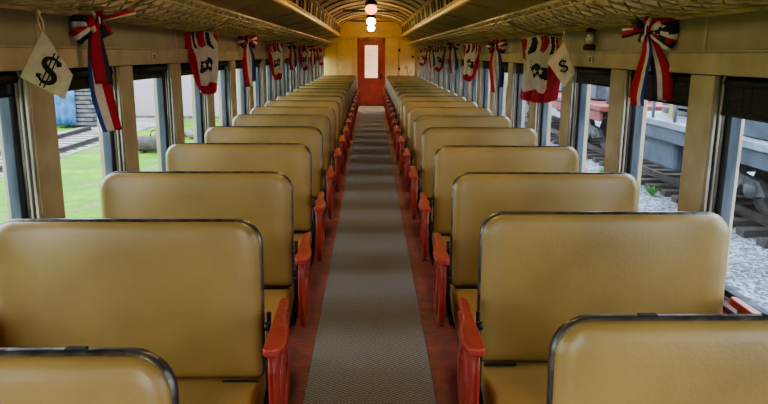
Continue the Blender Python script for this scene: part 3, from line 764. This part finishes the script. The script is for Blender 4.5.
def dollar_bag(center, pts, ang, label, txt_rot, size, strtop, toff=(0, 0)):
    """flat canvas bag hung by one corner; pts = corner offsets (across, up) in metres"""
    t = thing('dollar_bag', label, 'bag', center, 0, 'canvas dollar bags')
    e = Vector((math.cos(ang), math.sin(ang), 0)); n = Vector((math.sin(ang), -math.cos(ang), 0)); u = Vector((0, 0, 1))
    b = BM(); NS = 8; P = [Vector((x, y, 0)) for x, y in pts]
    def bil(i, j): 
        a, c = i / NS, j / NS
        return (P[0] * (1 - a) + P[1] * a) * (1 - c) + (P[3] * (1 - a) + P[2] * a) * c
    for sg in (1, -1):
        g = [[None] * (NS + 1) for _ in range(NS + 1)]
        for i in range(NS + 1):
            for j in range(NS + 1):
                q = bil(i, j); bulge = .010 * (math.sin(PI * i / NS) * math.sin(PI * j / NS)) ** .5 + .002
                g[i][j] = b.verts.new(e * q.x + u * q.y + n * (bulge * sg))
        for i in range(NS):
            for j in range(NS): b.faces.new((g[i][j], g[i + 1][j], g[i + 1][j + 1], g[i][j + 1])).smooth = True
    # close the rim
    bag = obj('bag_body', b, M['canvas'], t, smooth=True)
    k_ = size * .5
    sp_ = spline([(.30, .34, 0), (.16, .50, 0), (-.06, .54, 0), (-.29, .42, 0), (-.31, .18, 0), (-.06, .02, 0), (.22, -.10, 0), (.32, -.30, 0), (.18, -.50, 0), (-.08, -.54, 0), (-.28, -.44, 0), (-.34, -.30, 0)], 5)
    g_ = BM(); rows = []; n_ = len(sp_)
    for q in range(n_):
        d = (sp_[min(q + 1, n_ - 1)] - sp_[max(q - 1, 0)]).normalized(); pp = Vector((-d.y, d.x, 0)); f_ = q / (n_ - 1)
        wd = .045 + .075 * math.sin(PI * f_) ** 2 + (.06 if f_ < .08 or f_ > .92 else 0)
        rows.append([g_.verts.new(((sp_[q] + pp * wd * sg) * k_)[:2] + (zz,)) for sg, zz in ((-1, 0), (-1, .0012), (1, .0012), (1, 0))])
    for A_, B_ in zip(rows, rows[1:]):
        for c_ in range(3): g_.faces.new((A_[c_], A_[c_ + 1], B_[c_ + 1], B_[c_]))
    for xx in (-.10, .08): box(g_, (xx - .028) * k_, (xx + .028) * k_, -.78 * k_, .78 * k_, 0, .0012)
    me = bpy.data.meshes.new('dollar_sign'); bmesh.ops.recalc_face_normals(g_, faces=g_.faces); g_.to_mesh(me); g_.free()
    cen = (sum((P[i].x for i in range(4))) / 4 + toff[0], sum((P[i].y for i in range(4))) / 4 + toff[1])
    R = Matrix(((e.x, u.x, n.x, 0), (e.y, u.y, n.y, 0), (e.z, u.z, n.z, 0), (0, 0, 0, 1)))
    me.transform(Matrix.Translation(e * cen[0] + u * cen[1] + n * .0155) @ R @ Matrix.Rotation(txt_rot, 4, 'Z'))
    me.materials.clear(); me.materials.append(M['ink'])
    so = bpy.data.objects.new('dollar_sign', me); C.objects.link(so); so.parent = bag
    b = BM(); top = e * P[0].x + u * P[0].y; st = Vector(strtop)
    tube(b, [top - e * .006, top + (st - top) * .5 - e * .008, st], .0028, 5); tube(b, [top + e * .006, top + (st - top) * .5 + e * .008, st], .0028, 5)
    lathe(b, [(0, -.012), (.012, 0), (0, .012)], st, 8); obj('string', b, M['string'], t)
def mpx(p, q, X): # metres across / up of pixel q relative to pixel p on a plane facing the viewer at p's depth
    w = wp(*p, X); k = (w - EYE).length
    f = (ROT.transposed() @ (w - EYE)).z
    return ((q[0] - p[0]) * -f / F, (p[1] - q[1]) * -f / F)
c1 = (47, 68); A = wp(*c1, -1.22)
dollar_bag(tuple(A), [mpx(c1, q, -1.22) for q in ((46.5, 31), (71, 75), (61, 99.5), (21, 77))], .10, 'large cream canvas bag with black dollar sign hanging at the near left', -.50, .175, (mpx(c1, (43.5, 13), -1.22)[0], .0, mpx(c1, (43.5, 14), -1.22)[1]), (.003, 0))
c2 = (562, 66); A = wp(*c2, 1.22)
dollar_bag(tuple(A), [mpx(c2, q, 1.22) for q in ((562.6, 42), (575, 72.6), (565.6, 87), (547.5, 62.7))], -.10, 'cream canvas bag with black dollar sign hanging before the right flag', .25, .125, (0, 0, mpx(c2, (562, 33), 1.22)[1]), (.002, 0))

# little lantern on the right wall
p = wp(590, 38, WX - .03)
t = thing('oil_lantern', 'tiny black and glass oil lantern hanging high on the right wall', 'lantern', (p.x, p.y, p.z))
b = BM(); lathe(b, [(0, -.075), (.038, -.073), (.040, -.05), (.030, -.04), (0, -.038)]); obj('base', b, M['bronze'], t)
b = BM(); lathe(b, [(.026, -.04), (.036, -.02), (.037, .01), (.028, .035), (.022, .04)]); obj('globe', b, M['clear'], t)
b = BM(); lathe(b, [(0, -.038), (.018, -.034), (.028, -.01), (.020, .018), (.0, .032)], n=10); obj('flame_cloth', b, M['cloth_white'], t)
b = BM(); lathe(b, [(0, .04), (.03, .04), (.026, .055), (.012, .062), (.012, .075), (0, .078)]); obj('cap', b, M['bronze'], t)
b = BM(); tube(b, [(0, 0 + .02 * math.cos(a), .08 + .02 * math.sin(a)) for a in [PI * i / 10 for i in range(11)]], .003, 5); obj('handle', b, M['bronze'], t)
# small number plates on the header
for px, py, X, lab in ((154, 57, -WX + .022, 'small pale number plate on the left window header'), (590.5, 59.5, WX - .022, 'small pale number plate below the lantern on the right header')):
    p = wp(px, py, X); sg = -1 if X > 0 else 1
    t = thing('number_plate', lab, 'plate', (X, p.y, p.z))
    b = BM(); box(b, -.002, .002, -.028, .028, -.022, .022); obj('plate', b, M['cloth_white'], t)
    b = BM(); tube(b, [(sg * .003, .012 * math.cos(a), .014 * math.sin(a)) for a in [2 * PI * i / 12 for i in range(13)]], .0025, 5, cap=False); obj('mark', b, M['rust'], t)
# hook on the near left wall seams
for s, per, f0 in ((-1, .92, 2.735), (1, .90, 2.665)):
    b = BM()
    k = -2
    while f0 + k * per * 2 < Y1:
        y = f0 - .09 + k * per * 2; k += 1
        if y < Y0 + .1: continue
        box(b, s * WX - .003, s * WX + .003, y - .012, y + .012, ZH + .10, 1.98)
    struct('seam_batten', b, M['wall'], bpy.data.objects['wall_left' if s < 0 else 'wall_right'])

# ------------------------------------------------------------------ outside
GZ = -1.2
b = BM(); box(b, -80, 0, -30, 90, GZ - .3, GZ); o = struct('ground_grass', b, M['grass'], label='bright green lawn outside the left windows', cat='grass')
b = BM(); box(b, 0, 90, -30, 90, GZ - .3, GZ); o = struct('ground_gravel', b, M['gravel'], label='blue-grey gravel yard outside the right windows', cat='gravel')
b = BM(); box(b, -10.9, -8.3, -30, 60, GZ, GZ + .03); struct('track_bed_left', b, M['cinder'], label='gravel strip under the track on the lawn', cat='gravel')
def track(xc, y0, y1, label, tieh, side):
    t = thing('railway_track', label, 'track', (xc, 0, GZ + .02))
    for dx in (-.72, .72):
        b = BM(); box(b, dx - .035, dx + .035, y0, y1, tieh + .08, tieh + .13); box(b, dx - .01, dx + .01, y0, y1, tieh + .02, tieh + .09); box(b, dx - .07, dx + .07, y0, y1, tieh, tieh + .02); obj('rail', b, M['rail'], t)
    y = 4.0; k = 0
    while y < min(y1 - .3, 32):
        b = BM(); w = (1.25 if side > 0 else 1.0) + random.uniform(-.06, .06); box(b, -w, w, y, y + .22, -.03, tieh - .002); obj('tie', b, M['tie'], t, bevel=.01); y += .55
    return t
track(-9.4, -20, 21.8, 'low railway track crossing the lawn on the left', .018, -1)
track(7.15, -20, 55, 'railway track with wooden ties on the gravel at the right', .10, 1)
# pale building
t = thing('warehouse', 'pale pinkish plain building at the far edge of the lawn', 'building', (-6.4, 30, GZ))
b = BM(); box(b, -4, 3.5, -4, 4, 0, 5.2); obj('wall', b, M['pink'], t)
b = BM(); prism(b, [(-3.8, 5.2), (3.8, 5.2), (3.8, 5.35), (0, 6.6), (-3.8, 5.35)], -4.3, 4.3, 'y'); obj('roof', b, M['roofgrey'], t)
b = BM(); box(b, -4.02, 3.52, -4.02, -4.0, 0, .12); obj('footing', b, M['lumber'], t)
# tarpaulin-covered lumber
t = thing('lumber_stack', 'grey weathered lumber stack partly covered by a blue tarp', 'lumber', (-11.1, 23.4, GZ))
b = BM()
for i in range(9):
    for j in range(3):
        box(b, -.8 + random.uniform(0, .1), .7 + random.uniform(-.1, .1), -.8 + j * .5, -.35 + j * .5, .1 + i * .16, .22 + i * .16)
obj('boards', b, M['lumber'], t)
b = BM(); rows = []
for i in range(15):
    a = i / 14; row = []
    for j in range(13):
        q = j / 12
        prof = [(-.95, .05), (-.93, .8), (-.9, 1.5), (-.5, 1.62), (0, 1.66), (.5, 1.62), (.85, 1.5)]
        f = q * 6; k = min(5, int(f)); g = f - k; yy = prof[k][0] * (1 - g) + prof[k + 1][0] * g; zz = prof[k][1] * (1 - g) + prof[k + 1][1] * g
        row.append(b.verts.new((-.9 + 1.05 * a, yy - .05 * math.sin(i * 1.7) , zz + .05 * math.sin(i * 2.1 + j) - (.25 if j == 0 else 0) * (i % 3) * -.3)))
    rows.append(row)
for A_, B_ in zip(rows, rows[1:]):
    for k in range(12): b.faces.new((A_[k], A_[k + 1], B_[k + 1], B_[k])).smooth = True
o = obj('tarp', b, M['tarp'], t); o.modifiers.new('s', 'SOLIDIFY').thickness = .01
t = thing('covered_pile', 'low pile under a blue tarp beside the lumber stack', 'tarp pile', (-13.2, 23.6, GZ))
b = BM(); lathe(b, [(1.3, 0), (1.2, .5), (1.0, .95), (.6, 1.25), (0, 1.35)], n=16)
for v in b.verts: v.co.y *= .6; v.co += Vector((random.uniform(-.07, .07), random.uniform(-.05, .05), random.uniform(-.05, .05) if v.co.z > .1 else 0))
obj('tarp', b, M['tarp'], t)
b = BM(); box(b, -.4, .5, -1.0, -.8, 0, .35); obj('board', b, M['lumber'], t)
t = thing('shed', 'small distant white shed with a grey roof beyond the lumber', 'shed', (-17.5, 36, GZ))
b = BM(); box(b, -1.6, 1.6, -1.5, 1.5, 0, 2.4); obj('wall', b, M['deck'], t)
b = BM(); prism(b, [(-1.9, 2.4), (1.9, 2.4), (0, 3.3)], -1.8, 1.8, 'y'); obj('roof', b, M['roofgrey'], t)
# steel roller tank
p = Vector((-6.2, 17.0, GZ))
t = thing('steel_tank', 'rusty grey steel tank lying on the lawn with a bent handle', 'tank', p, 0)
b = BM(); lathe(b, [(0, -.55), (.16, -.54), (.22, -.48), (.23, .5), (.2, .58), (0, .6)], (.1, 0, .25), 18, 'x'); obj('drum', b, M['rust'], t)
b = BM(); tube(b, spline([(-.05, 0, .46), (0, 0, .60), (.12, 0, .64), (.35, 0, .62), (.42, 0, .47)], 4), .02, 6); obj('handle', b, M['rust'], t)
b = BM(); box(b, -.3, -.2, -.2, .2, 0, .06); box(b, .4, .5, -.2, .2, 0, .06); obj('skid', b, M['rust'], t)
for i in range(11):
    b = BM(); bmesh.ops.create_icosphere(b, subdivisions=2, radius=.17 + .05 * random.random())
    for v in b.verts: v.co = Vector((v.co.x * 1.2, v.co.y, v.co.z * .7)) * (1 + random.uniform(-.13, .13))
    o = obj('rubble_stone', b, M['stone'], loc=(-6.9 + .52 * (i % 4) + .2 * (i // 4), 19.8 + .48 * (i // 4), GZ + .13))
    tag(o, 'grey rubble stone in the low heap on the lawn', 'stone', 'stones of the rubble heap')
def tree(x, y, h, r, label):
    t = thing('tree', label, 'tree', (x, y, GZ), 0, 'distant trees')
    b = BM(); tube(b, [(0, 0, 0), (.05, 0, h * .3), (0, .1, h * .6)], [.25, .2, .1], 8); obj('trunk', b, M['bark'], t)
    b = BM()
    for k in range(1500):
        d = Vector((random.gauss(0, 1), random.gauss(0, 1), random.gauss(0, 1))).normalized() * (random.random() ** .4)
        c = Vector((d.x * r, d.y * r, h * .65 + d.z * h * .35)); a = Vector((random.uniform(-1, 1), random.uniform(-1, 1), random.uniform(-1, 1))).normalized(); q = a.orthogonal().normalized()
        z_ = .22
        b.faces.new([b.verts.new(c + v) for v in (a * z_, q * z_, -a * z_, -q * z_)])
    obj('crown', b, M['tree'], t)
tree(-24, 48, 6.5, 3.2, 'bushy green tree far beyond the lawn at the left')
tree(-30, 40, 6, 3, 'rounded green tree farthest left beyond the lawn')

# ---- railcars on the right track
def bogie(t, yc):
    b = BM()
    for s in (-1, 1):
        x = s * 1.02
        prism(b, [(yc - 1.15, .42), (yc - .95, .62), (yc - .45, .66), (yc - .28, .92), (yc + .28, .92), (yc + .45, .66), (yc + .95, .62), (yc + 1.15, .42), (yc + .8, .34), (yc + .5, .50), (yc + .3, .26), (yc - .3, .26), (yc - .5, .50), (yc - .8, .34)], x - .06, x + .06)
        for dy in (-.8, .8): lathe(b, [(0, -.1), (.13, -.09), (.14, .09), (0, .1)], (x + s * .03, yc + dy, .45), 12, 'x')
        for dy in (-.12, .12): tube(b, [(x, yc + dy, .36 + .07 * i) for i in range(8)], [.05, .07] * 4, 8)
    bo = obj('bogie', b, M['truck'], t)
    for dy in (-.8, .8):
        for s in (-1, 1):
            b = BM(); lathe(b, [(0, -.05), (.12, -.06), (.14, -.02), (.34, -.02), (.42, -.06), (.42, .05), (.45, .06), (.45, .08), (.1, .08), (0, .07)], (s * .76, yc + dy, .45), 24, 'x'); obj('wheel', b, M['rail'], bo)
def railcar(y0, y1, label, deckm, sidem, kind, b2=None):
    t = thing('railcar', label, 'railcar', (7.15, (y0 + y1) / 2, GZ + .255))
    h = (y1 - y0) / 2
    b = BM(); box(b, -1.42, 1.42, -h, h, 1.16, 1.30); obj('deck', b, deckm, t, bevel=.02)
    b = BM(); box(b, -1.38, -1.30, -h + .1, h - .1, .90, 1.158); box(b, 1.30, 1.38, -h + .1, h - .1, .90, 1.158); prism(b, [(-h * .5, .9), (h * .5, .9), (h * .3, .55), (-h * .3, .55)], -.35, .35); obj('side_sill', b, sidem, t, bevel=.01)
    bogie(t, -h + 1.9); bogie(t, h - 1.9 if b2 is None else b2)
    b = BM(); tube(b, [(0, -h - .35, .85), (0, -h, .85)], .09, 8); tube(b, [(0, h, .85), (0, h + .35, .85)], .09, 8); obj('coupler', b, M['truck'], t)
    return t, h
t, h = railcar(2.5, 13.7, 'blue-grey work railcar with a tall cab and pale deck, nearest on the right track', M['deck'], M['steelblue'], 0, 1.9)
b = BM(); box(b, -1.25, 1.25, -5.0, 2.9, 1.302, 3.9); cb = obj('cab', b, M['steelblue'], t, bevel=.03)
b = BM()
for yy in (-4, -2.6, -1.2, .2, 1.6, 2.7): box(b, -1.28, -1.25, yy, yy + .06, 1.35, 3.85)
obj('side_rib', b, M['deck'], cb)
b = BM(); box(b, -1.275, -1.25, -3.4, -2.8, 2.3, 3.2); box(b, -1.275, -1.25, 1.0, 1.5, 2.3, 3.2); obj('cab_window', b, M['vent'], cb)
b = BM(); box(b, -1.2, .6, 3.35, 5.1, .30, 1.1); obj('under_tank', b, M['steelblue'], t, bevel=.06)
b = BM(); box(b, -1.1, -.4, -1.4, .2, .4, 1.1); obj('air_box', b, M['steelblue'], t, bevel=.04)
b = BM()
for yy in (3.2, 4.1, 5.0): tube(b, [(-1.35, yy, 1.3), (-1.35, yy, 2.3)], .03, 6)
for z in (1.8, 2.3): tube(b, [(-1.35, 3.2, z), (-1.35, 5.4, z)], .025, 6)
obj('handrail', b, M['deck'], t)
b = BM(); box(b, -1.0, -.9, 4.0, 4.15, 1.3, 3.0); obj('yellow_post', b, M['yellow'], t)
b = BM()
for i in range(7): box(b, -.6, .9, 3.4, 5.3, 1.31 + i * .15, 1.40 + i * .15)
obj('stacked_rails', b, M['lumber'], t)
t, h = railcar(14.9, 25.5, 'railcar with a faded red side sill and grey machinery, second on the right track', M['redcar'], M['redcar'], 1)
b = BM(); box(b, -.9, .9, -3.6, -1.4, 1.31, 2.3); box(b, -.7, .7, -1.0, 2.2, 1.31, 1.9); box(b, -.9, .9, 2.6, 4.6, 1.31, 2.6); obj('machinery', b, M['steelblue'], t, bevel=.05)
b = BM()
for i in range(6): tube(b, [(-.95, -4.6 + i * 1.7, 1.3), (-.95, -4.6 + i * 1.7, 2.8)], .05, 6)
tube(b, [(-.95, -4.6, 2.8), (-.95, 4.2, 2.8)], .05, 6); tube(b, [(-.95, -4.6, 2.1), (-.95, 4.2, 2.1)], .04, 6); obj('gantry', b, M['deck'], t)
t, h = railcar(26.7, 37.5, 'pale grey railcar farthest along the right track', M['deck'], M['redcar'], 1)
b = BM(); box(b, -1.2, 1.2, -4.8, 4.8, 1.302, 3.4); obj('body', b, M['bluewall'], t, bevel=.05)
t = thing('storage_building', 'long pale blue-grey building behind the railcars', 'building', (19, 30, GZ))
b = BM(); box(b, -3, 3, -28, 40, 0, 3.6); obj('wall', b, M['bluewall'], t)
b = BM(); prism(b, [(-3.4, 3.6), (3.4, 3.6), (0, 4.8)], -28.4, 40.4, 'y'); obj('roof', b, M['roofgrey'], t)
b = BM()
for i in range(10): box(b, -3.03, -3.0, -26 + i * 6, -23.5 + i * 6, .1, 2.8)
obj('roller_door', b, M['steelblue'], t)
def weed(px, py, r, label):
    d = ROT @ Vector(((px - CX) / F, -(py - CY) / F, -1)); k = (GZ - 1.6) / d.z; p = EYE + d * k
    t = thing('weed', label, 'weed', (p.x, p.y, GZ), 0)
    b = BM()
    for i in range(60):
        a = random.uniform(0, 2 * PI); l = r * random.uniform(.5, 1.2); tip = Vector((l * math.cos(a) * .8, l * math.sin(a) * .8, l * random.uniform(.4, 1.4)))
        q = Vector((-math.sin(a), math.cos(a), 0)) * r * .16
        m_ = tip * .55 + Vector((0, 0, r * .2)); vs = [b.verts.new(v) for v in (Vector((0, 0, 0)), m_ + q, tip, m_ - q)]; b.faces.new(vs)
    obj('leaves', b, M['leaf'], t)
weed(652, 196, .17, 'small bright green weed in the gravel beside the ties')
weed(603, 178, .17, 'small green weed farther along the gravel yard')

# ------------------------------------------------------------------ light
w = bpy.data.worlds.new('sky'); sc.world = w; w.use_nodes = True; nt = w.node_tree; bg = nt.nodes['Background']
tc = N(nt, 'ShaderNodeTexCoord'); ns = N(nt, 'ShaderNodeTexNoise'); ns.inputs['Scale'].default_value = 2.2; ns.inputs['Detail'].default_value = 6
L(nt, tc.outputs['Generated'], ns.inputs['Vector'])
r = N(nt, 'ShaderNodeValToRGB'); r.color_ramp.elements[0].position = .4; r.color_ramp.elements[0].color = (.62, .78, 1, 1); r.color_ramp.elements[1].position = .62; r.color_ramp.elements[1].color = (.95, .97, 1, 1)
L(nt, ns.outputs['Fac'], r.inputs[0]); L(nt, r.outputs[0], bg.inputs[0]); bg.inputs[1].default_value = 4.2

sc.view_settings.view_transform = 'AgX'
sc.view_settings.look = 'AgX - Medium High Contrast'
sc.view_settings.exposure = .92
cy = sc.cycles
cy.use_denoising = True
cy.max_bounces = 10; cy.diffuse_bounces = 5; cy.transparent_max_bounces = 24; cy.sample_clamp_indirect = 6
cy.caustics_reflective = False; cy.caustics_refractive = False
